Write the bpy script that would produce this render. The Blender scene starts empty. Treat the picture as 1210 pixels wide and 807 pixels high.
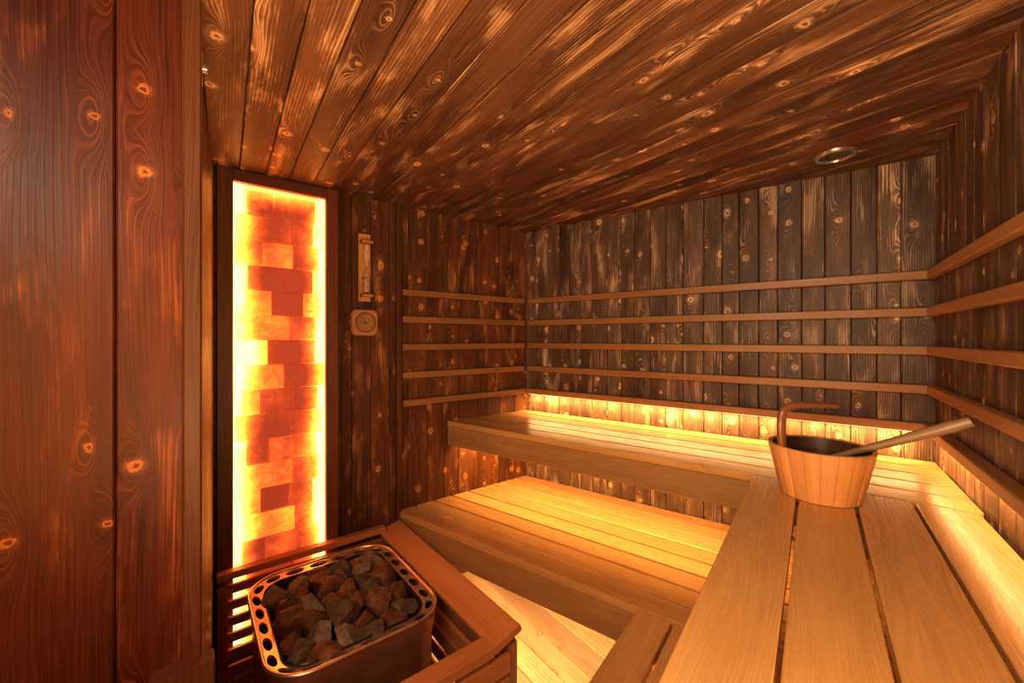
import bpy, bmesh, math, random
from mathutils import Vector, Matrix
random.seed(7)
S=bpy.context.scene; COL=S.collection
V=Vector; PI=math.pi
EYE=1.36; CEIL=2.05
def rnd(a,b): return random.uniform(a,b)
# ---------------------------------------------------------------- frames of the walls
av=V((605,480,0)).normalized(); an=V((av.y,-av.x,0))
P0=V((.094,2.65,0)); DA=-(an.dot(P0)); A1=av.dot(P0)
b=V((.801,-.599,0)).normalized(); nb=V((b.y,-b.x,0)); LB=1.872
PR=P0+b*LB
def pA(a,w,z): p=av*a+an*(w-DA); p.z=z; return p
def pB(s,w,z): p=P0+b*s+nb*w; p.z=z; return p
def pC(t,w,z): p=PR+nb*t-b*w; p.z=z; return p
UP=V((0,0,1))
# ---------------------------------------------------------------- mesh builder
WL={}
class MB:
    def __init__(s): s.v=[]; s.f=[]; s.uv=[]; s.t=[]
    def face(s,idx,uv,tone=1.0): s.f.append(idx); s.uv.append(uv); s.t.append(tone)
    def board(s,o,L,W,N,l,w,t,ch=.002,k0=0,k1=0,tone=None,ou=None):
        if tone is None: tone=rnd(.72,1.25)
        ch=min(ch,w*.3,t*.3)
        pr=[(ch,0),(w-ch,0),(w,ch),(w,t-ch),(w-ch,t),(ch,t),(0,t-ch),(0,ch)]
        n=len(pr); i0=len(s.v)
        for y,z in pr: s.v.append(o+L*(k0*y)+W*y+N*z)
        for y,z in pr: s.v.append(o+L*(l+k1*y)+W*y+N*z)
        U=rnd(0,40) if ou is None else ou; Vv=rnd(0,40)
        c=[0]
        for i in range(n):
            a_,b_=pr[i],pr[(i+1)%n]; c.append(c[-1]+math.hypot(a_[0]-b_[0],a_[1]-b_[1]))
        for i in range(n):
            j=(i+1)%n
            s.face([i0+i,i0+j,i0+n+j,i0+n+i],[(U+c[i],Vv),(U+c[i+1],Vv),(U+c[i+1],Vv+l),(U+c[i],Vv+l)],tone)
        s.face([i0+i for i in range(n)][::-1],[(U+y,Vv+z*.3) for y,z in pr][::-1],tone*.8)
        s.face([i0+n+i for i in range(n)],[(U+y,Vv+z*.3) for y,z in pr],tone*.8)
    def lathe(s,o,prof,seg=32,closed=False,tones=None,uo=0):
        i0=len(s.v); m=len(prof)
        for k in range(seg):
            a=2*PI*k/seg
            for r,z in prof: s.v.append(o+V((r*math.cos(a),r*math.sin(a),z)))
        for k in range(seg):
            k2=(k+1)%seg; tn=tones[k] if tones else 1
            for i in range(m-1):
                r=max(prof[i][0],.01); u0=uo+k*2*PI/seg*r+(tn*13 if tones else 0); u1=u0+2*PI/seg*r
                s.face([i0+k*m+i,i0+k2*m+i,i0+k2*m+i+1,i0+k*m+i+1],[(u0,prof[i][1]),(u1,prof[i][1]),(u1,prof[i+1][1]),(u0,prof[i+1][1])],tn)
    def tube(s,pts,rad,seg=12,flat=1.0,tone=1):
        i0=len(s.v); n=len(pts); 
        T=[(pts[min(i+1,n-1)]-pts[max(i-1,0)]).normalized() for i in range(n)]
        ref=V((0,0,1)) if abs(T[0].z)<.9 else V((0,1,0))
        X=T[0].cross(ref).normalized(); d=0; U=rnd(0,20)
        ds=[]
        for i in range(n):
            X=(X-T[i]*X.dot(T[i])).normalized(); Y=T[i].cross(X)
            if i: d+=(pts[i]-pts[i-1]).length
            ds.append(d); r=rad[i] if isinstance(rad,(list,tuple)) else rad
            for k in range(seg):
                a=2*PI*k/seg; s.v.append(pts[i]+X*(r*math.cos(a)*flat)+Y*(r*math.sin(a)))
        for i in range(n-1):
            for k in range(seg):
                k2=(k+1)%seg
                s.face([i0+i*seg+k,i0+i*seg+k2,i0+(i+1)*seg+k2,i0+(i+1)*seg+k],[(U+k*.005,ds[i]),(U+k*.005+.005,ds[i]),(U+k*.005+.005,ds[i+1]),(U+k*.005,ds[i+1])],tone)
        s.face([i0+k for k in range(seg)][::-1],[(U+.01*math.cos(k),.01*math.sin(k)) for k in range(seg)],tone)
        s.face([i0+(n-1)*seg+k for k in range(seg)],[(U+.01*math.cos(k),.01*math.sin(k)) for k in range(seg)],tone)
    def build(s,name,mat,parent=None,smooth=False,planes=None):
        vs=s.v
        if parent is not None: off=WL[parent.name].copy()
        else:
            xs=[p.x for p in vs]; ys=[p.y for p in vs]; zs=[p.z for p in vs]
            off=V(((min(xs)+max(xs))/2,(min(ys)+max(ys))/2,min(zs)))
        me=bpy.data.meshes.new(name)
        me.from_pydata([tuple(p-off) for p in vs],[],s.f)
        uvl=me.uv_layers.new(name='UVMap'); k=0
        for poly,uv in zip(me.polygons,s.uv):
            for q,li in enumerate(poly.loop_indices): uvl.data[li].uv=uv[q]
        at=me.attributes.new('tone','FLOAT','FACE')
        for i,t in enumerate(s.t): at.data[i].value=t
        bm=bmesh.new(); bm.from_mesh(me)
        if planes:
            for co,no in planes:
                bmesh.ops.bisect_plane(bm,geom=bm.verts[:]+bm.edges[:]+bm.faces[:],plane_co=co-off,plane_no=no,clear_outer=True)
        bmesh.ops.recalc_face_normals(bm,faces=bm.faces); bm.to_mesh(me); bm.free()
        if smooth:
            for p in me.polygons: p.use_smooth=True
            try: me.set_sharp_from_angle(angle=math.radians(38))
            except Exception: pass
        me.materials.append(mat)
        o=bpy.data.objects.new(name,me); COL.objects.link(o)
        if parent is not None: o.parent=parent; WL[o.name]=WL[parent.name].copy()
        else: o.location=off; WL[o.name]=off
        return o
def tag(o,label,cat,group=None):
    o['label']=label; o['category']=cat
    if group: o['group']=group
    return o
def thing(name,loc,label,cat,group=None):
    o=bpy.data.objects.new(name,None); COL.objects.link(o); o.location=loc; o.empty_display_size=.05
    WL[o.name]=V(loc); return tag(o,label,cat,group)
def struct(o): o['kind']='structure'; return o
# ---------------------------------------------------------------- materials
class NT:
    def __init__(s,name):
        s.m=bpy.data.materials.new(name); s.m.use_nodes=True; s.n=s.m.node_tree; s.n.nodes.clear()
        s.out=s.N('ShaderNodeOutputMaterial')
    def N(s,t,**k):
        n=s.n.nodes.new(t)
        for a,v in k.items(): setattr(n,a,v)
        return n
    def set(s,sock,v):
        if hasattr(v,'is_output'): s.n.links.new(v,sock)
        else: sock.default_value=v
    def M(s,op,a,b=0.0,c=0.0,clamp=False):
        n=s.N('ShaderNodeMath',operation=op); n.use_clamp=clamp
        s.set(n.inputs[0],a); s.set(n.inputs[1],b); s.set(n.inputs[2],c); return n.outputs[0]
    def comb(s,x,y,z=0.0):
        n=s.N('ShaderNodeCombineXYZ'); s.set(n.inputs[0],x); s.set(n.inputs[1],y); s.set(n.inputs[2],z); return n.outputs[0]
    def noise(s,vec,scale=1.0,detail=3.0,rough=.5,dist=0.0):
        n=s.N('ShaderNodeTexNoise'); s.set(n.inputs['Vector'],vec); n.inputs['Scale'].default_value=scale; n.inputs['Detail'].default_value=detail; n.inputs['Roughness'].default_value=rough; n.inputs['Distortion'].default_value=dist; return n.outputs[0]
    def mr(s,v,a,b_,c=0.0,d=1.0,smooth=True):
        n=s.N('ShaderNodeMapRange'); n.interpolation_type='SMOOTHSTEP' if smooth else 'LINEAR'
        s.set(n.inputs[0],v)
        for i,x in enumerate((a,b_,c,d)): n.inputs[i+1].default_value=x
        return n.outputs[0]
    def mix(s,f,a,b_,mode='MIX'):
        n=s.N('ShaderNodeMix',data_type='RGBA',blend_type=mode); s.set(n.inputs[0],f)
        for i,x in ((6,a),(7,b_)):
            s.set(n.inputs[i], (*x,1) if isinstance(x,tuple) and len(x)==3 else x)
        return n.outputs[2]
    def bsdf(s,col,rough=.5,metal=0.0,bump=None,bs=.2,bd=.002,**k):
        p=s.N('ShaderNodeBsdfPrincipled'); s.set(p.inputs['Base Color'],(*col,1) if isinstance(col,tuple) and len(col)==3 else col)
        s.set(p.inputs['Roughness'],rough); p.inputs['Metallic'].default_value=metal
        for a,v in k.items(): s.set(p.inputs[a.replace('_',' ')],v)
        if bump is not None:
            bn=s.N('ShaderNodeBump'); bn.inputs['Strength'].default_value=bs; bn.inputs['Distance'].default_value=bd
            s.set(bn.inputs['Height'],bump); s.n.links.new(bn.outputs[0],p.inputs['Normal'])
        s.n.links.new(p.outputs[0],s.out.inputs[0]); return p
def wood(name,dark,mid,light,knot=.5,kcol=None,streak=.6,freq=70,rough=.45,kr=.013,bulge=.04,coverage=.5,wav=.05,bs=.25,soft=.5,halo_=.2,ringf=.7,spec=.5,KX=10.0,KY=4.6):
    t=NT(name); kcol=kcol or light
    uvn=t.N('ShaderNodeUVMap',uv_map='UVMap'); sp=t.N('ShaderNodeSeparateXYZ'); t.n.links.new(uvn.outputs[0],sp.inputs[0])
    u,v=sp.outputs[0],sp.outputs[1]
    kx=t.M('MULTIPLY',u,KX); ky=t.M('MULTIPLY',v,KY)
    vo=t.N('ShaderNodeTexVoronoi',voronoi_dimensions='2D',feature='F1'); vo.inputs['Scale'].default_value=1; vo.inputs['Randomness'].default_value=.9
    t.set(vo.inputs['Vector'],t.comb(kx,ky))
    ps=t.N('ShaderNodeSeparateXYZ'); t.n.links.new(vo.outputs['Position'],ps.inputs[0])
    cs=t.N('ShaderNodeSeparateColor'); t.n.links.new(vo.outputs['Color'],cs.inputs[0])
    du=t.M('DIVIDE',t.M('SUBTRACT',kx,ps.outputs[0]),KX); dv=t.M('DIVIDE',t.M('SUBTRACT',ky,ps.outputs[1]),KY)
    wob=t.noise(t.comb(u,v),90,3,.65)
    sq=t.M('ADD',.45,t.M('MULTIPLY',cs.outputs[2],1.1))
    d=t.M('SQRT',t.M('ADD',t.M('MULTIPLY',du,du),t.M('MULTIPLY',t.M('MULTIPLY',dv,dv),sq)))
    d=t.M('ADD',d,t.M('MULTIPLY',t.M('SUBTRACT',wob,.5),.018))
    dv2=t.M('MULTIPLY',dv,.30)
    da=t.M('ADD',t.M('MULTIPLY',du,du),t.M('MULTIPLY',dv2,dv2))
    ex=t.M('GREATER_THAN',cs.outputs[0],1-knot)
    bmp=t.M('MULTIPLY',t.M('EXPONENT',t.M('MULTIPLY',da,-1/(.019**2))),ex)
    n1=t.noise(t.comb(t.M('MULTIPLY',u,6.0),t.M('MULTIPLY',v,.8)),1,2,.4)
    g=t.M('ADD',t.M('ADD',u,t.M('MULTIPLY',n1,wav*2)),t.M('MULTIPLY',bmp,bulge))
    si=t.M('SINE',t.M('MULTIPLY',g,freq*6.283))
    fib=t.noise(t.comb(t.M('MULTIPLY',g,300.0),t.M('MULTIPLY',v,4.0)),1,3,.6)
    line=t.mr(t.M('ADD',t.M('MULTIPLY',si,.75),t.M('MULTIPLY',t.M('SUBTRACT',fib,.5),3.2)),-.1,1.4)
    bl0=t.noise(t.comb(t.M('MULTIPLY',u,13.0),t.M('MULTIPLY',v,3.2)),1,4,.62,.4)
    blot=t.mr(bl0,.62-.3*coverage,.84-.3*coverage)
    blot=t.M('MAXIMUM',blot,t.M('MULTIPLY',bmp,.6),clamp=True)
    fibm=t.mr(fib,.3,.7)
    big=t.mr(t.noise(t.comb(t.M('MULTIPLY',u,9.0),t.M('MULTIPLY',v,1.0)),1,3,.6),.3,.7)
    c=t.mix(t.M('ADD',t.M('MULTIPLY',fibm,.45),t.M('MULTIPLY',big,.55)),dark,mid)
    if knot>0:
        hot=t.mr(bl0,.54,.70)
        c=t.mix(t.M('MULTIPLY',t.M('MULTIPLY',hot,soft),t.M('ADD',.3,t.M('MULTIPLY',fibm,.7))),c,light)
    c=t.mix(t.M('MULTIPLY',t.M('MULTIPLY',line,blot),streak),c,light)
    krad=t.M('ADD',kr*.35,t.M('MULTIPLY',cs.outputs[1],kr*.85))
    tt=t.M('DIVIDE',d,krad)
    halo=t.M('MULTIPLY',t.mr(tt,.9,2.3,halo_,0.0),ex)
    ring=t.M('MULTIPLY',t.M('MULTIPLY',t.mr(tt,.3,.65),t.mr(tt,.8,1.3,1.0,0.0)),ex)
    core=t.M('MULTIPLY',t.mr(tt,.25,.6,1.0,0.0),ex)
    c=t.mix(halo,c,kcol); c=t.mix(t.M('MULTIPLY',ring,ringf),c,kcol); c=t.mix(t.M('MULTIPLY',core,.75),c,mid)
    at=t.N('ShaderNodeAttribute',attribute_name='tone')
    c=t.mix(1.0,c,at.outputs['Fac'],'MULTIPLY')
    hgt=t.M('ADD',t.M('MULTIPLY',line,.4),t.M('MULTIPLY',fib,.8))
    rg=t.mr(fib,.2,.8,rough-.08,rough+.12)
    t.bsdf(c,rg,0,hgt,bs,.0015,Specular_IOR_Level=spec)
    return t.m
W_BACK=wood('burnt_boards_back',(.044,.025,.014),(.175,.102,.058),(.90,.60,.36),knot=.5,coverage=.70,kr=.0105,freq=120,streak=.66,soft=.5,spec=.35,kcol=(.9,.6,.35),KX=12,KY=6,wav=.035)
W_LEFT=wood('burnt_boards_left',(.046,.017,.006),(.21,.080,.026),(.78,.37,.12),knot=.5,coverage=.58,kr=.0105,freq=120,streak=.6,soft=.48,spec=.25,KX=12,KY=6,wav=.035)
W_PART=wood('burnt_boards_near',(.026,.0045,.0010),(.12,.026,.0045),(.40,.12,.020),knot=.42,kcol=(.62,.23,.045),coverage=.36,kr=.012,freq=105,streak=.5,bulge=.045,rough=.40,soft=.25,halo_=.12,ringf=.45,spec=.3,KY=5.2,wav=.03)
W_CEIL=wood('burnt_boards_ceiling',(.043,.018,.008),(.24,.110,.046),(.98,.63,.34),knot=.42,coverage=.60,kr=.0110,freq=120,streak=.66,soft=.60,spec=.3,KX=11,KY=5,wav=.022)
W_BENCH=wood('bench_wood',(.52,.285,.10),(.70,.425,.165),(.44,.23,.08),knot=.0,coverage=.6,freq=34,streak=.26,rough=.26,wav=.11,bs=.05)
W_RAIL=wood('rail_wood',(.31,.145,.046),(.46,.235,.08),(.25,.11,.035),knot=.0,coverage=.4,freq=90,streak=.3,rough=.42,bs=.08)
W_GUARD=wood('guard_wood',(.34,.14,.05),(.52,.24,.09),(.28,.11,.04),knot=.0,coverage=.4,freq=60,streak=.35,rough=.36,bs=.08)
W_FLOOR=wood('floor_wood',(.34,.20,.10),(.52,.34,.18),(.20,.10,.045),knot=.4,kcol=(.2,.1,.04),coverage=.6,freq=55,streak=.7,rough=.5,soft=.3)
W_BUCK=wood('bucket_wood',(.54,.25,.08),(.74,.39,.14),(.44,.18,.055),knot=.0,coverage=.5,freq=110,streak=.35,rough=.34,bs=.1)
W_FIT=wood('fitting_wood',(.36,.17,.065),(.54,.28,.11),(.28,.12,.04),knot=.0,coverage=.5,freq=110,streak=.35,rough=.4,bs=.1)
W_GRIP=wood('grip_wood',(.17,.065,.025),(.28,.115,.045),(.12,.04,.015),knot=.0,coverage=.5,freq=110,streak=.35,rough=.26,bs=.1)
W_LADLE=wood('ladle_wood',(.24,.15,.085),(.38,.25,.15),(.17,.10,.05),knot=.0,coverage=.5,freq=110,streak=.35,rough=.32,bs=.1)
W_DARK=wood('dark_frame_wood',(.075,.025,.008),(.18,.066,.021),(.26,.11,.035),knot=.0,coverage=.4,freq=90,streak=.3,rough=.45,spec=.35)
def plain(name,c1,c2,rough=.5,metal=0.0,scale=20,bs=.1,bd=.002,**k):
    t=NT(name); tc=t.N('ShaderNodeTexCoord'); n=t.noise(tc.outputs['Object'],scale,4,.6)
    t.bsdf(t.mix(t.mr(n,.3,.7),c1,c2),t.mr(n,.2,.8,rough-.07,rough+.07),metal,n,bs,bd,**k); return t.m
M_STEEL=plain('heater_steel',(.78,.56,.42),(.88,.67,.52),.30,.85,14,.03)
M_CASE=plain('heater_casing',(.58,.33,.20),(.68,.41,.26),.34,.85,14,.03)
M_BODY=plain('heater_body',(.03,.022,.018),(.06,.04,.03),.4,.7,10,.05)
M_CHROME=plain('bright_ring',(.66,.52,.38),(.74,.60,.45),.25,.8,30,.02)
M_BLACK=plain('liner_wood',(.07,.035,.02),(.11,.055,.03),.35,0,20,.1)
M_WATER=plain('dark_water',(.06,.032,.018),(.09,.05,.03),.12,0,8,.05)
M_SAND=plain('sand',(.6,.35,.2),(.75,.5,.3),.8,0,300,.1)
M_DIAL=plain('dial_face',(.30,.17,.08),(.38,.22,.11),.4,0,20,.02)
M_INK=plain('dial_ink',(.05,.025,.012),(.07,.035,.018),.5,0,20,.02)
M_CREAM=plain('cream_plastic',(.5,.36,.18),(.6,.45,.24),.4,0,20,.02)
M_GLASS=plain('timer_glass',(.9,.85,.8),(1,.95,.9),.08,0,5,.0,Transmission_Weight=.9,IOR=1.3)
M_LENS=plain('lamp_lens',(.12,.09,.07),(.2,.16,.12),.1,.6,15,.0)
def stone_mat(name,c1,c2,c3):
    t=NT(name); tc=t.N('ShaderNodeTexCoord'); n=t.noise(tc.outputs['Object'],22,5,.65); n2=t.noise(tc.outputs['Object'],160,3,.7)
    c=t.mix(t.mr(n,.35,.65),c1,c2); c=t.mix(t.mr(n2,.58,.72),c,c3)
    t.bsdf(c,.7,0,t.M('ADD',n,t.M('MULTIPLY',n2,.5)),.7,.006); return t.m
M_ST=[stone_mat('stone_grey',(.06,.042,.031),(.15,.106,.078),(.29,.215,.155)),stone_mat('stone_brown',(.10,.040,.015),(.22,.098,.040),(.42,.235,.115)),stone_mat('stone_light',(.13,.10,.078),(.25,.195,.15),(.40,.32,.25))]
def emit(name,col,st):
    t=NT(name); e=t.N('ShaderNodeEmission'); tc=t.N('ShaderNodeTexCoord'); n=t.noise(tc.outputs['Object'],8,2)
    t.set(e.inputs[0],t.mix(n,tuple(x*.9 for x in col),col)); e.inputs[1].default_value=st
    t.n.links.new(e.outputs[0],t.out.inputs[0]); return t.m
M_LED=emit('led_strip_glow',(1,.64,.28),4.0)
def salt(name,edge0,edge1,emax,gain,base,nz,vn):
    t=NT(name); uvn=t.N('ShaderNodeUVMap',uv_map='UVMap'); sp=t.N('ShaderNodeSeparateXYZ'); t.n.links.new(uvn.outputs[0],sp.inputs[0])
    u,v=sp.outputs[0],sp.outputs[1]          # u: 0-1 across the panel, v: metres above floor
    at=t.N('ShaderNodeAttribute',attribute_name='tone')
    e=t.M('ABSOLUTE',t.M('SUBTRACT',t.M('MULTIPLY',u,2.0),1.0))
    n=t.noise(t.comb(t.M('MULTIPLY',u,2.2),t.M('MULTIPLY',v,5.0),t.M('MULTIPLY',at.outputs['Fac'],.5)),1,2,.5)
    vein=t.noise(t.comb(t.M('MULTIPLY',u,7.0),t.M('MULTIPLY',v,20.0),t.M('MULTIPLY',at.outputs['Fac'],7.0)),1,4,.6,1.6)
    top=t.mr(v,1.88,1.99)
    f=t.mr(e,edge0,edge1,.0,emax)
    f=t.M('MAXIMUM',f,t.M('MULTIPLY',top,emax*.8))
    f=t.M('ADD',f,t.M('MULTIPLY',t.M('SUBTRACT',n,.45),nz))
    f=t.M('ADD',f,t.M('MULTIPLY',t.M('SUBTRACT',vein,.5),vn))
    f=t.M('ADD',f,base)
    f=t.M('ADD',f,t.M('MULTIPLY',t.M('SUBTRACT',at.outputs['Fac'],.5),.46),clamp=True)
    r=t.N('ShaderNodeValToRGB'); cr=r.color_ramp
    pts=[(0,(.32,.045,.016)),(.2,(.56,.085,.022)),(.42,(.98,.18,.022)),(.6,(1,.26,.028)),(.8,(1,.34,.05)),(1,(1,.40,.09))]
    cr.elements[0].position=0; cr.elements[0].color=(*pts[0][1],1); cr.elements[1].position=1; cr.elements[1].color=(*pts[-1][1],1)
    for p,c in pts[1:-1]: el=cr.elements.new(p); el.color=(*c,1)
    t.set(r.inputs[0],f)
    p=t.bsdf(t.mix(.5,r.outputs[0],(.4,.08,.03)),.6,0,vein,.4,.004)
    t.set(p.inputs['Emission Color'],r.outputs[0]); t.set(p.inputs['Emission Strength'],t.M('ADD',.9,t.M('MULTIPLY',t.M('POWER',f,2.2),gain)))
    return t.m
M_SALT=salt('salt_brick',.30,1.05,.80,5.5,.06,.75,.38)
M_SALTBACK=salt('salt_backlight',.20,.98,.92,6.0,.08,.5,.3)
# ---------------------------------------------------------------- setting
def boards_row(mb,fn,L,W,N,total,l,wmin,wmax,t=.02,ch=.003,start=0):
    x=start
    while x<total-1e-4:
        w=min(rnd(wmin,wmax),total-x)
        if total-x-w<.03: w=total-x
        mb.board(fn(x),L,W,N,l,w-.0018,t,ch); x+=w
def vertwall(name,p_start,dirv,length,nrm,mat,wmin=.085,wmax=.11,h=CEIL):
    mb=MB(); boards_row(mb,lambda x:p_start+dirv*x-nrm*.02,UP,dirv,nrm,length,h,wmin,wmax)
    return struct(mb.build(name,mat))
WN=.965
vertwall('wall_left',pA(.0,0,0),av,A1+.01,an,W_LEFT,.09,.115)
vertwall('wall_back',pB(-.01,0,0),b,LB+.03,nb,W_BACK,.07,.10)
vertwall('wall_right',pC(0,0,0),nb,3.12,-b,W_BACK,.08,.11)
# short side wall beside the heater, slightly splayed, and the near partition
q0=pA(.0,WN,0); q1=pA(.076,0,0); dd=(q1-q0).normalized(); nn=V((dd.y,-dd.x,0))
if nn.dot(av)<0: nn=-nn
vertwall('wall_side',q0,dd,(q1-q0).length,nn,W_LEFT,.1,.12)
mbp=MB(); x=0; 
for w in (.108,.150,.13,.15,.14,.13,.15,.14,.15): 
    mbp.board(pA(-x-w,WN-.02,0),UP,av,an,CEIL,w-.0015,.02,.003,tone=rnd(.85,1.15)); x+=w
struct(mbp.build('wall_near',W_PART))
pf=pC(3.1,0,0); vertwall('wall_front',pf,-b,3.3,-nb,W_LEFT,.1,.12)
pl=[(P0-an*.0+an*-.03,-an),(P0-nb*.03,-nb),(PR+b*.03,b),(PR+nb*3.13,nb)]
cd=V((265-605,480,0)).normalized(); cw=V((cd.y,-cd.x,0))
def deck(name,mat,z,nrm,wmin,wmax,d,w_):
    mb=MB(); o=V((.0,.6,z))-d*3.2-w_*2.8
    boards_row(mb,lambda x:o+w_*x-nrm*.02,d,w_,nrm,5.6,6.4,wmin,wmax,.02,.003)
    return struct(mb.build(name,mat,planes=pl))
deck('ceiling',W_CEIL,CEIL,V((0,0,-1)),.085,.105,cd,cw)
deck('floor',W_FLOOR,0,UP,.10,.12,cd,cw)
mb=MB(); mb.board(pA(-.012,WN-.10,0),UP,av,an,CEIL,.032,.108,.004,tone=.85); struct(mb.build('trim_1',W_DARK))
mb=MB(); mb.board(pA(.828,0,0),UP,av,an,CEIL,.028,.030,.004,tone=.8); struct(mb.build('trim_2',W_DARK))
mb=MB(); mb.board(pA(.563,0,0),UP,av,an,CEIL,.012,.012,.003,tone=.6); struct(mb.build('trim_3',W_DARK))
# ---------------------------------------------------------------- backrest rails
ZR=[.24,.10,-.045,-.192,-.335]; ORD=['topmost','second','middle','fourth','lowest']
G='slim horizontal backrest rails around the walls'
for i,z in enumerate(ZR):
    zz=EYE+z-.017; h=.034; d=.028 if i<4 else .038
    mb=MB(); mb.board(pA(.86,0,zz),av,an,UP,A1-.9,d,h,.003,tone=.72); tag(mb.build('backrest_rail',W_RAIL),f'{ORD[i]} brown wooden rail on the short wall beside the sand timer','rail',G)
    mb=MB(); mb.board(pB(.03,0,zz),b,nb,UP,LB-.03,d,h,.003,tone=.82); tag(mb.build('backrest_rail',W_RAIL),f'{ORD[i]} long brown wooden rail across the back wall','rail',G)
    mb=MB(); mb.board(pC(.042,0,zz),nb,-b,UP,2.9,d,h,.003,tone=1.05); tag(mb.build('backrest_rail',W_RAIL),f'{ORD[i]} brown wooden rail on the right wall behind the bucket','rail',G)
# ---------------------------------------------------------------- benches
KS=-.264
def bench(name,label,kind,top,w1,n,t0,t1,fh,thick=.028,gap=.010,w0=.012):
    if kind=='B': root=thing(name,pB(LB/2,w1/2,top-fh),label,'bench'); F=pB; L,W=b,nb; lim=LB-.004
    else: root=thing(name,pC((t0+t1)/2,w1/2,top-fh),label,'bench'); F=pC; L,W=nb,-b
    mb=MB(); bw=(w1-w0-gap*(n-1))/n
    for i in range(n):
        y=w0+i*(bw+gap)
        if kind=='B':
            s0=KS*y+.006; mb.board(F(s0,y,top-thick),L,W,UP,lim-s0,bw,thick,.002,k0=KS,k1=0,tone=rnd(.80,1.08))
        else: mb.board(F(t0,y,top-thick),L,W,UP,t1-t0,bw,thick,.002,tone=rnd(.84,1.05))
    mb.build('seat',W_BENCH,root)
    mb=MB()
    if kind=='B':
        s0=KS*(w1-.03)+.006; e=t1
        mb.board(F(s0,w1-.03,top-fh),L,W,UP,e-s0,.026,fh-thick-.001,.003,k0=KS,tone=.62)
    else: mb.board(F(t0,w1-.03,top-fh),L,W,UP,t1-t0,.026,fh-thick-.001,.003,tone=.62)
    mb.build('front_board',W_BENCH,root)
    for q in range(3):
        mb=MB()
        s=(t0+.1+(t1-t0-.25)*q/2)
        if kind=='B' : s=max(s,.05)
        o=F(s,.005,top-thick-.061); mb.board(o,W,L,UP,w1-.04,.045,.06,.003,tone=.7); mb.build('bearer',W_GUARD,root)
    return root
UPB=EYE-.463; LOB=EYE-.888
bench('upper_bench','long upper bench across the back wall with tan front board','B',UPB,.57,5,0,LB-.53,.135,gap=.009)
bench('upper_bench','wide upper bench in the right foreground carrying the bucket','C',UPB,.53,4,.579,3.05,.135,gap=.0080)
bench('lower_bench','broad lower bench below the back bench, in front of the wall glow','B',LOB,.855,8,0,LB-.83,.15,gap=.012)
bench('lower_bench','lower bench edge sticking out beneath the right foreground bench','C',LOB,.83,7,.864,3.05,.15)
# ---------------------------------------------------------------- light strips
def strip(o,L,N,l,label):
    mb=MB(); W=L.cross(N).normalized()
    mb.board(o-W*.005,L,W,N,l,.010,.004,.001); return tag(mb.build('light_strip',M_LED),label,'light strip')
def area(loc,dr,along,sx,sy,W,col,name='lamp'):
    l=bpy.data.lights.new(name,'AREA'); l.shape='RECTANGLE'; l.size=sx; l.size_y=sy; l.energy=W; l.color=col
    o=bpy.data.objects.new(name,l); COL.objects.link(o)
    z=-V(dr).normalized(); x=(V(along)-z*V(along).dot(z)).normalized(); y=z.cross(x)
    m=Matrix((x,y,z)).transposed().to_4x4(); m.translation=loc; o.matrix_world=m; return o
DN=V((0,0,-1)); WARM=(1,.57,.22); ZL=EYE+ZR[4]-.017
strip(pB(.03,.012,ZL),b,DN,LB-.06,'warm glowing strip under the lowest rail of the back wall')
strip(pC(.05,.012,ZL),nb,DN,2.85,'warm glowing strip under the lowest rail of the right wall')
area(pB(LB/2,.034,ZL-.006),DN-nb*.1,b,LB-.1,.010,11,WARM,'strip_lamp')
area(pC(1.3,.030,ZL-.006),DN+b*.9,nb,2.4,.010,5,(1,.54,.20),'strip_lamp')
strip(pB(.0,.50,UPB-.062),b,DN,1.3,'warm glowing strip below the back upper bench seat')
area(pB(.62,.49,UPB-.075),DN-nb*1.1,b,1.5,.015,13,(1,.55,.20),'strip_lamp')
strip(pB(.0,.76,LOB-.03),b,DN,1.0,'warm glowing strip below the lower bench seat')
area(pB(.45,.75,LOB-.04),DN-nb*.1,b,1.2,.015,14,(1,.64,.29),'strip_lamp')
area(pC(1.6,.74,LOB-.04),DN+b*.1,nb,1.2,.015,5,(1,.64,.29),'strip_lamp')
# ---------------------------------------------------------------- salt panel
a0,a1,z0,z1=.138,.489,.10,2.0
root=thing('salt_panel',pA((a0+a1)/2,0,0.04),'tall backlit salt brick panel glowing orange behind the heater','wall panel')
mb=MB(); fw=.055
mb.board(pA(a0-fw,0.0,z0-fw),UP,av,an,z1-z0+fw+.048,fw,.034,.004,tone=1.3)
mb.board(pA(a1,0.0,z0-fw),UP,av,an,z1-z0+fw+.048,fw,.034,.004,tone=1.3)
mb.board(pA(a0,0.0,z1),av,UP,an,a1-a0,.048,.034,.003,tone=1.3)
mb.board(pA(a0,0.0,z0-fw),av,UP,an,a1-a0,fw,.034,.003,tone=1.3)
mb.build('frame',W_DARK,root)
WP=a1-a0
U=lambda pq:(pq[0]/WP,pq[1])
mb=MB(); i0=len(mb.v)
for p,q in ((0,z0),(WP,z0),(WP,z1),(0,z1)): mb.v.append(pA(a0+p,.004,q))
mb.face([i0,i0+1,i0+2,i0+3],[U((0,z0)),U((WP,z0)),U((WP,z1)),U((0,z1))],.5)
mb.build('back_light',M_SALTBACK,root)
mb=MB(); nr=18; rh=(z1-.02-z0)/nr; rs=random.Random(21)
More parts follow.
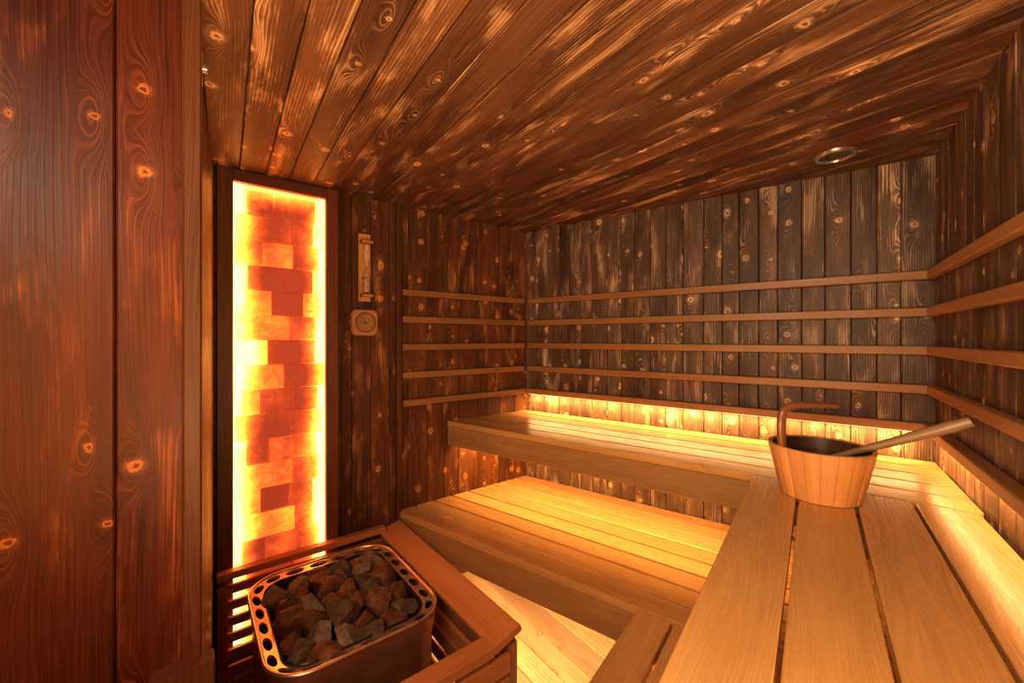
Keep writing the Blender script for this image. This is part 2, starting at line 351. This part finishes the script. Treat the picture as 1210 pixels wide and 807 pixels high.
for r in range(nr):
    zz=z0+r*rh; l_=rs.choice((.003,.03,.045,.006,.05)) ; r_=WP-rs.choice((.003,.03,.04,.006,.05))
    if r==11: l_=.003
    cuts=[l_]; x=(.12 if r%2 else .20)+rs.uniform(-.03,.03)
    cuts.append(x)
    if r_-x>.19: cuts.append(x+(r_-x)*rs.uniform(.45,.6))
    cuts.append(r_)
    for i in range(len(cuts)-1):
        x0,x1=cuts[i]+.001,cuts[i+1]-.001; dp=rs.uniform(.012,.024); tn=rs.uniform(.05,1.20); i0=len(mb.v); g=.006
        if r==11 and i==0: tn=1.9
        hz0,hz1=zz+.001,zz+rh-.001
        j_=lambda:rs.uniform(-.004,.004)
        ring=[(x0,hz0),(x1,hz0),(x1,hz1),(x0,hz1)]; ring2=[(x0+g+j_(),hz0+g+j_()),(x1-g+j_(),hz0+g+j_()),(x1-g+j_(),hz1-g+j_()),(x0+g+j_(),hz1-g+j_())]
        for (p,q) in ring: mb.v.append(pA(a0+p,.005,q))
        for (p,q) in ring: mb.v.append(pA(a0+p,dp-.005,q))
        for (p,q) in ring2: mb.v.append(pA(a0+p,dp+j_()*.7,q))
        for k in range(4):
            j=(k+1)%4
            mb.face([i0+k,i0+j,i0+4+j,i0+4+k],[U(ring[k]),U(ring[j]),U(ring[j]),U(ring[k])],tn*.7)
            mb.face([i0+4+k,i0+4+j,i0+8+j,i0+8+k],[U(ring[k]),U(ring[j]),U(ring2[j]),U(ring2[k])],tn+.05)
        mb.face([i0+8,i0+9,i0+10,i0+11],[U(p) for p in ring2],tn)
mb.build('salt_bricks',M_SALT,root)
# ---------------------------------------------------------------- heater guard
GT=.44
root=thing('heater_guard',pA(.45,.5,0),'low brown wooden slatted guard rail around the stone heater','heater guard')
def gb(nm,o,L,W,N,l,w,t,tone=None): m=MB(); m.board(o,L,W,N,l,w,t,.003,tone=tone); return m.build(nm,W_GUARD,root)
g0,g1,w0g,w1g=.082,.84,.045,1.01
gb('top_rail',pA(g0,w0g-.005,GT-.028),av,an,UP,g1-g0-.09,.042,.028,1.1)
sw=(av+UP*.30).normalized(); sn=sw.cross(an); sn=sn if sn.z>0 else -sn
gb('top_rail',pA(g1-.105,w0g,GT-.053),an,sw,sn,w1g-w0g,.11,.024,1.35)
gb('top_rail',pA(.045,w1g-.060,GT-.060),av,an,UP,g1-.153,.060,.036,1.2)
for (a_,w_) in ((g0,w0g+.002),(g1-.045,w0g+.002),(g1-.04,w1g-.05),(.045,w1g-.05)):
    gb('post',pA(a_,w_,0),UP,av,an,GT-.062,.035,.035,.8)
m=MB()
for k in range(6): m.board(pA(g0+.036,w0g+.01,.03+k*.064),av,UP,an,g1-g0-.085,.036,.018,.003)
m.build('slats',W_GUARD,root)
m=MB()
for k in range(5): m.board(pA(g1-.032,w0g+.04,.02+k*.074),an,UP,av,w1g-w0g-.092,.058,.018,.003)
m.build('slats',W_GUARD,root)
m=MB()
for k in range(5): m.board(pA(.082,w1g-.022,.003+k*.074),av,UP,an,g1-.126,.062,.018,.003)
m.build('slats',W_GUARD,root)
mb=MB(); mb.board(pA(-.06,WN+.002,0),UP,av,an,EYE-.645,.10,.040,.004,tone=.9); tag(mb.build('wooden_post',W_DARK),'short reddish wooden post at the foot of the near left wall','post')
# ---------------------------------------------------------------- heater
ha,hw=.437,.458; HX,HW=.275,.312; RZ=.418
def rr(hx,hy,r,n,z):
    L=[2*(hx-r),PI*r/2,2*(hy-r),PI*r/2,2*(hx-r),PI*r/2,2*(hy-r),PI*r/2]
    tot=sum(L); out=[]
    for k in range(n):
        s=tot*k/n; i=0
        while s>L[i]: s-=L[i]; i+=1
        if i==0: p=(-hx+r+s,-hy)
        elif i==1: a=-PI/2+s/r; p=(hx-r+r*math.cos(a),-hy+r+r*math.sin(a))
        elif i==2: p=(hx,-hy+r+s)
        elif i==3: a=s/r; p=(hx-r+r*math.cos(a),hy-r+r*math.sin(a))
        elif i==4: p=(hx-r-s,hy)
        elif i==5: a=PI/2+s/r; p=(-hx+r+r*math.cos(a),hy-r+r*math.sin(a))
        elif i==6: p=(-hx,hy-r-s)
        else: a=PI+s/r; p=(-hx+r+r*math.cos(a),-hy+r+r*math.sin(a))
        out.append(p)
    return [pA(ha+p[0],hw+p[1],z) for p in out]
root=thing('sauna_heater',pA(ha,hw,0),'rounded metal sauna stove with perforated rim, filled with stones','heater')
NH=24; SUB=10; NN=NH*SUB
def loop(off,z): 
    base=rr(HX,HW,.13,NN,z); out=[]
    for i in range(NN):
        t=(base[(i+1)%NN]-base[i-1]).normalized(); n=V((t.y,-t.x,0)); 
        c=base[i]-pA(ha,hw,z)
        if n.dot(c)<0: n=-n
        out.append(base[i]+n*off)
    return out
def strip_loops(mb,loops,tone=1):
    i0=len(mb.v)
    for l in loops: mb.v+=l
    for j in range(len(loops)-1):
        for i in range(NN):
            k=(i+1)%NN; a_=i0+j*NN; c_=i0+(j+1)*NN
            mb.face([a_+i,a_+k,c_+k,c_+i],[(i*.01,j*.01)]*4,tone)
mb=MB(); inn=loop(-.050,RZ-.012); out_=loop(-.004,RZ)
def bandpt(seg,s,t):
    x=(seg+s)*SUB; i=int(math.floor(x)); f=x-i; i%=NN; k=(i+1)%NN
    return (inn[i].lerp(inn[k],f)).lerp(out_[i].lerp(out_[k],f),t)
for seg in range(NH):
    i0=len(mb.v); HNP=24
    for k in range(HNP):
        a=2*PI*k/HNP; c,s=math.cos(a),math.sin(a); m_=max(abs(c),abs(s))
        mb.v.append(bandpt(seg,.5+.5*c/m_,.5+.5*s/m_))
    for k in range(HNP):
        a=2*PI*k/HNP; mb.v.append(bandpt(seg,.5+.39*math.cos(a),.5+.28*math.sin(a)))
    for k in range(HNP):
        a=2*PI*k/HNP; mb.v.append(bandpt(seg,.5+.37*math.cos(a),.5+.26*math.sin(a))-V((0,0,.008)))
    for k in range(HNP):
        j=(k+1)%HNP
        mb.face([i0+k,i0+j,i0+HNP+j,i0+HNP+k],[(0,0)]*4); mb.face([i0+HNP+k,i0+HNP+j,i0+2*HNP+j,i0+2*HNP+k],[(0,0)]*4)
o=mb.build('perforated_rim',M_STEEL,root,smooth=True)
mb=MB(); strip_loops(mb,[loop(-.005+.006*math.cos(a)*1,RZ-.001+.006*math.sin(a)) for a in [PI*k/6 for k in range(13)]]); mb.build('rim_bead',M_STEEL,root,smooth=True)
mb=MB(); strip_loops(mb,[loop(-.050,RZ-.010),loop(-.053,RZ-.006),loop(-.056,RZ-.010),loop(-.056,RZ-.13)]); mb.build('basket_wall',M_BODY,root,smooth=True)
mb=MB(); strip_loops(mb,[loop(-.002,RZ-.004),loop(-.004,RZ-.05),loop(-.016,RZ-.10),loop(-.018,.03)]); 
mb.build('casing',M_CASE,root,smooth=True)
mb=MB(); strip_loops(mb,[loop(-.018,.031),loop(-.04,.0)]); mb.build('foot_ring',M_BODY,root,smooth=True)
mb=MB(); lp=loop(-.024,RZ-.13); i0=len(mb.v); mb.v+=lp; mb.face(list(range(i0,i0+NN)),[(0,0)]*NN); mb.build('basket_floor',M_BODY,root)
# ---------------------------------------------------------------- stones
def rock(seed,sx,sy,sz):
    rs=random.Random(seed); bm=bmesh.new(); bmesh.ops.create_icosphere(bm,subdivisions=4,radius=1)
    pls=[]
    for k in range(9):
        n=V((rs.gauss(0,1),rs.gauss(0,1),rs.gauss(0,1))).normalized(); pls.append((n,rs.uniform(.42,.74)))
    for v in bm.verts:
        for n,d in pls:
            q=v.co.dot(n)
            if q>d: v.co-=n*(q-d)
        v.co+=V((rs.gauss(0,.009),rs.gauss(0,.009),rs.gauss(0,.009)))
        v.co=V((v.co.x*sx,v.co.y*sy,v.co.z*sz))
    me=bpy.data.meshes.new('rock'); bm.to_mesh(me); bm.free()
    for p in me.polygons: p.use_smooth=True
    try: me.set_sharp_from_angle(angle=math.radians(22))
    except Exception: pass
    return me
rocks=[]
for i in range(12):
    me=rock(i+33,rnd(.080,.094),rnd(.062,.072),rnd(.050,.060)); me.materials.append(M_ST[(0,1,0,1,0,2,1,1,1,1,0,1)[i]]); rocks.append(me)
for lay in range(2):
    rows=6 if lay else 4
    for i in range(rows):
        for j in range(6 if lay else 4):
            if lay: x=-.180+i*(.36/5); y=-.215+j*(.43/5)+(.018 if i%2 else -.018)
            else: x=-.135+i*.09; y=-.15+j*.10
            if (abs(x)/.205)**4+(abs(y)/.24)**4>1.2: continue
            x+=rnd(-.006,.006); y+=rnd(-.006,.006)
            dome=(1-(x/.25)**2-(y/.29)**2)
            z=RZ-.090+rnd(-.004,.004) if lay==0 else RZ-.036+.020*dome+rnd(-.013,.013)
            o=bpy.data.objects.new('sauna_stone',random.choice(rocks)); COL.objects.link(o)
            o.location=pA(ha+x,hw+y,z); o.rotation_euler=(rnd(-.6,.6),rnd(-.6,.6),rnd(0,6.28)); s=rnd(.70,.90) if lay else rnd(.55,.70); o.scale=(s,s,s)
            tag(o,'rough dark sauna stone heaped inside the metal heater rim','stone','stones in the heater')
# ---------------------------------------------------------------- sand timer and thermometer
ta=.672; tz=EYE+.346
root=thing('sand_timer',pA(ta,.0,tz-.16),'narrow wall sand timer in a wooden holder above the thermometer','sand timer')
mb=MB(); mb.board(pA(ta-.030,0,tz-.165),UP,av,an,.33,.060,.012,.004,tone=1.2); mb.build('backboard',W_FIT,root)
mb=MB(); mb.board(pA(ta-.026,.012,tz+.115),av,an,UP,.052,.042,.014,.003,tone=1.1); mb.build('end_block',W_FIT,root)
mb=MB(); mb.board(pA(ta-.026,.012,tz-.145),av,an,UP,.052,.042,.014,.003,tone=1.1); mb.build('end_block',W_FIT,root)
prof=[(.002,-.128),(.016,-.122),(.018,-.09),(.017,-.05),(.010,-.020),(.004,-.006),(.004,.0),(.010,.014),(.017,.044),(.018,.08),(.016,.108),(.002,.114)]
mb=MB(); mb.lathe(pA(ta,.032,tz),prof,20); mb.build('glass_tube',M_GLASS,root,smooth=True)
mb=MB(); mb.lathe(pA(ta,.032,tz),[(.0005,-.124),(.014,-.120),(.0155,-.09),(.0148,-.06),(.0005,-.045)],16); mb.build('sand',M_SAND,root,smooth=True)
hz=EYE+.078; root=thing('thermometer',pA(ta-.002,0,hz-.07),'square wooden wall thermometer with round dial below the sand timer','thermometer')
def rsq(mb,c,half,r,w0_,w1_,bev=.004):
    pts=[]
    for q,(sx,sy) in enumerate(((1,1),(-1,1),(-1,-1),(1,-1))):
        for k in range(7):
            a=q*PI/2+k*PI/12; pts.append((sx*(half-r)+r*math.cos(a),sy*(half-r)+r*math.sin(a)))
    n=len(pts); i0=len(mb.v)
    for (w_,sc) in ((w0_,1),(w1_-bev,1),(w1_,1-bev/half)):
        for p in pts: mb.v.append(pA(c[0]+p[0]*sc,w_,c[1]+p[1]*sc))
    for j in range(2):
        for i in range(n):
            k=(i+1)%n; mb.face([i0+j*n+i,i0+j*n+k,i0+(j+1)*n+k,i0+(j+1)*n+i],[(.01*j,pts[i][0]),(.01*j,pts[k][0]),(.01*j+.01,pts[k][0]),(.01*j+.01,pts[i][0])])
    mb.face([i0+2*n+i for i in range(n)],[(p[1]+3,p[0]+2) for p in pts])
def disc(mb,c,r,w_,n=32,r0=0,dw=0.002):
    i0=len(mb.v)
    for k in range(n):
        a=2*PI*k/n; mb.v.append(pA(c[0]+r*math.cos(a),w_,c[1]+r*math.sin(a)))
    for k in range(n):
        a=2*PI*k/n; mb.v.append(pA(c[0]+r*math.cos(a),w_+dw,c[1]+r*math.sin(a)))
    for k in range(n):
        j=(k+1)%n; mb.face([i0+k,i0+j,i0+n+j,i0+n+k],[(0,0)]*4)
    mb.face([i0+n+k for k in range(n)],[(.5,.5)]*n)
cc=(ta-.002,hz)
mb=MB(); rsq(mb,cc,.064,.028,0,.026,.007); mb.build('case',W_FIT,root)
mb=MB(); 
for k in range(40):
    a=2*PI*k/40
    for (r,w_) in ((.050,.0255),(.050,.030),(.044,.030),(.044,.0255)): mb.v.append(pA(cc[0]+r*math.cos(a),w_,cc[1]+r*math.sin(a)))
for k in range(40):
    j=(k+1)%40
    for q in range(4): mb.face([k*4+q,j*4+q,j*4+(q+1)%4,k*4+(q+1)%4],[(0,0)]*4)
mb.build('bezel',W_GRIP,root)
mb=MB(); disc(mb,cc,.044,.0255,32); mb.build('dial',M_DIAL,root)
mb=MB()
for k in range(25):
    a=math.radians(-135+270*k/24)+PI/2; dr=av*math.cos(a)+UP*math.sin(a); tn=an.cross(dr)
    ln=.010 if k%4==0 else .006
    mb.board(pA(cc[0],.0277,cc[1])+dr*(.040-ln)-tn*.0006,dr,tn,an,ln,.0012,.0006,.0001)
mb.build('scale_marks',M_INK,root)
mb=MB(); a=math.radians(125); dr=av*math.cos(a)+UP*math.sin(a); tn=an.cross(dr); mb.board(pA(cc[0],.0285,cc[1])-dr*.01-tn*.0013,dr,tn,an,.042,.0026,.001,.0002); disc(mb,cc,.004,.028,16); mb.build('needle',M_INK,root)
# ---------------------------------------------------------------- bucket and ladle
BC=V((.912,1.205,UPB)); root=thing('sauna_bucket',BC,'light wooden stave bucket with curved grip standing on the right bench','bucket')
ns=20; seg=ns*5; mb=MB(); H=.148; rb,rt=.098,.130
tones=[]
for k in range(ns): tones.append(rnd(.9,1.08))
prof=[(rb-.008,0),(rb,.002),(rb+(rt-rb)*.5,H*.5),(rt,H-.003),(rt-.003,H),(rt-.009,H),(rt-.012,H-.003)]
m=len(prof)
for k in range(seg):
    stave=k//5; inq=k%5; g=-.0006 if inq==0 else 0
    a=2*PI*(stave+[0,.04,.36,.66,.96][inq])/ns
    for r,z in prof: mb.v.append(BC+V(((r+g)*math.cos(a),(r+g)*math.sin(a),z)))
for k in range(seg):
    k2=(k+1)%seg; tn=tones[k//5]
    if k%5 in (0,4): tn*=.8
    for i in range(m-1):
        u0=(k//5)*1.7+(k%5)*.008; mb.face([k*m+i,k2*m+i,k2*m+i+1,k*m+i+1],[(u0,prof[i][1]),(u0+.008,prof[i][1]),(u0+.008,prof[i+1][1]),(u0,prof[i+1][1])],tn)
mb.build('stave_wall',W_BUCK,root,smooth=True)
mb=MB(); mb.lathe(BC,[(rt-.0118,H-.004),(rb+.002,.03),(.001,.03)],48); mb.build('liner',M_BLACK,root,smooth=True)
mb=MB(); mb.lathe(BC,[(.001,.112),(rb+.0125,.112)],48); mb.build('water',M_WATER,root)
def zc(x,y,z): return V((x,y,z+EYE))
mb=MB(); hp=[(.810,1.20,-.375),(.802,1.20,-.335),(.797,1.20,-.30),(.795,1.20,-.262),(.797,1.20,-.232),(.805,1.20,-.212),(.822,1.20,-.200),(.85,1.20,-.197),(.885,1.20,-.197),(.93,1.20,-.198),(.962,1.20,-.200)]
mb.tube([zc(*p) for p in hp],[.008,.009,.0095,.010,.010,.010,.009,.0075,.0065,.006,.005],14,1.3); mb.build('grip',W_GRIP,root,smooth=True)
root=thing('ladle',zc(.93,1.2,-.40),'brown wooden ladle resting in the bucket with long handle pointing right','ladle')
mb=MB(); p0=zc(.920,1.235,-.375); p1=zc(1.132,1.0,-.205); n_=10
mb.tube([p0.lerp(p1,k/n_) for k in range(n_+1)],[.008,.008,.0085,.009,.010,.011,.012,.0135,.0145,.015,.012],16); mb.build('handle',W_LADLE,root,smooth=True)
mb=MB(); mb.lathe(zc(.90,1.255,-.412),[(.001,.0),(.02,.004),(.033,.018),(.036,.04),(.034,.04),(.030,.02),(.018,.008),(.001,.005)],24); mb.build('bowl',W_LADLE,root,smooth=True)
# ---------------------------------------------------------------- downlight, sensor
LC=V((1.215,1.525,CEIL)); root=thing('ceiling_light',LC,'small round metal downlight set in the dark wooden ceiling','ceiling light')
mb=MB(); mb.lathe(LC,[(.050,.0),(.050,-.005),(.053,-.010),(.060,-.010),(.066,-.004),(.067,0)],40); mb.build('ring',M_CHROME,root,smooth=True)
mb=MB(); mb.lathe(LC,[(.050,-.004),(.036,-.003),(.035,-.0015),(.001,-.0025)],32); mb.build('lens',M_LENS,root,smooth=True)
sc=q0+dd*.12+nn*.0; sc.z=EYE+.62
root=thing('wall_sensor',sc-V((0,0,.04)),'small pale fitting high on the narrow side wall near the ceiling','sensor')
mb=MB(); mb.board(sc-dd*.014-V((0,0,.035)),UP,dd,nn,.07,.028,.014,.005); mb.build('housing',M_CREAM,root)
mb=MB(); mb.tube([sc+nn*.012,sc+nn*.022,sc+nn*.026],[.010,.009,.004],14); mb.build('cap',M_CHROME,root,smooth=True)
# ---------------------------------------------------------------- added fill lights
area(V((-.45,-.30,1.85)),V((.75,.66,-.22)),V((1,-1.1,0)),.8,.3,21,(1,.76,.49),'room_fill')  # added warm fill beside the camera, brightens the back and right walls
area(V((.15,.25,.95)),V((.10,.50,.86)),V((1,0,0)),.6,.5,18,(1,.69,.39),'ceiling_fill')  # upward fill added to lift the ceiling, no fixture stands here
area(V((-.35,-.1,1.2)),V((-.35,.9,.05)),V((1,0,0)),.5,.9,8,(1,.38,.08),'partition_fill')  # orange fill added to light the near partition
w=bpy.data.worlds.new('World'); S.world=w; w.use_nodes=True; w.node_tree.nodes['Background'].inputs[0].default_value=(.004,.002,.001,1)
S.view_settings.view_transform='Standard'
S.view_settings.exposure=.30; S.view_settings.gamma=.87
c=bpy.data.cameras.new('Camera'); co=bpy.data.objects.new('Camera',c); COL.objects.link(co)
c.sensor_width=36; c.lens=480/1210*36; c.shift_y=-3.5/1210; c.clip_start=.01
co.location=(0,0,EYE); co.rotation_euler=(PI/2,0,0); S.camera=co
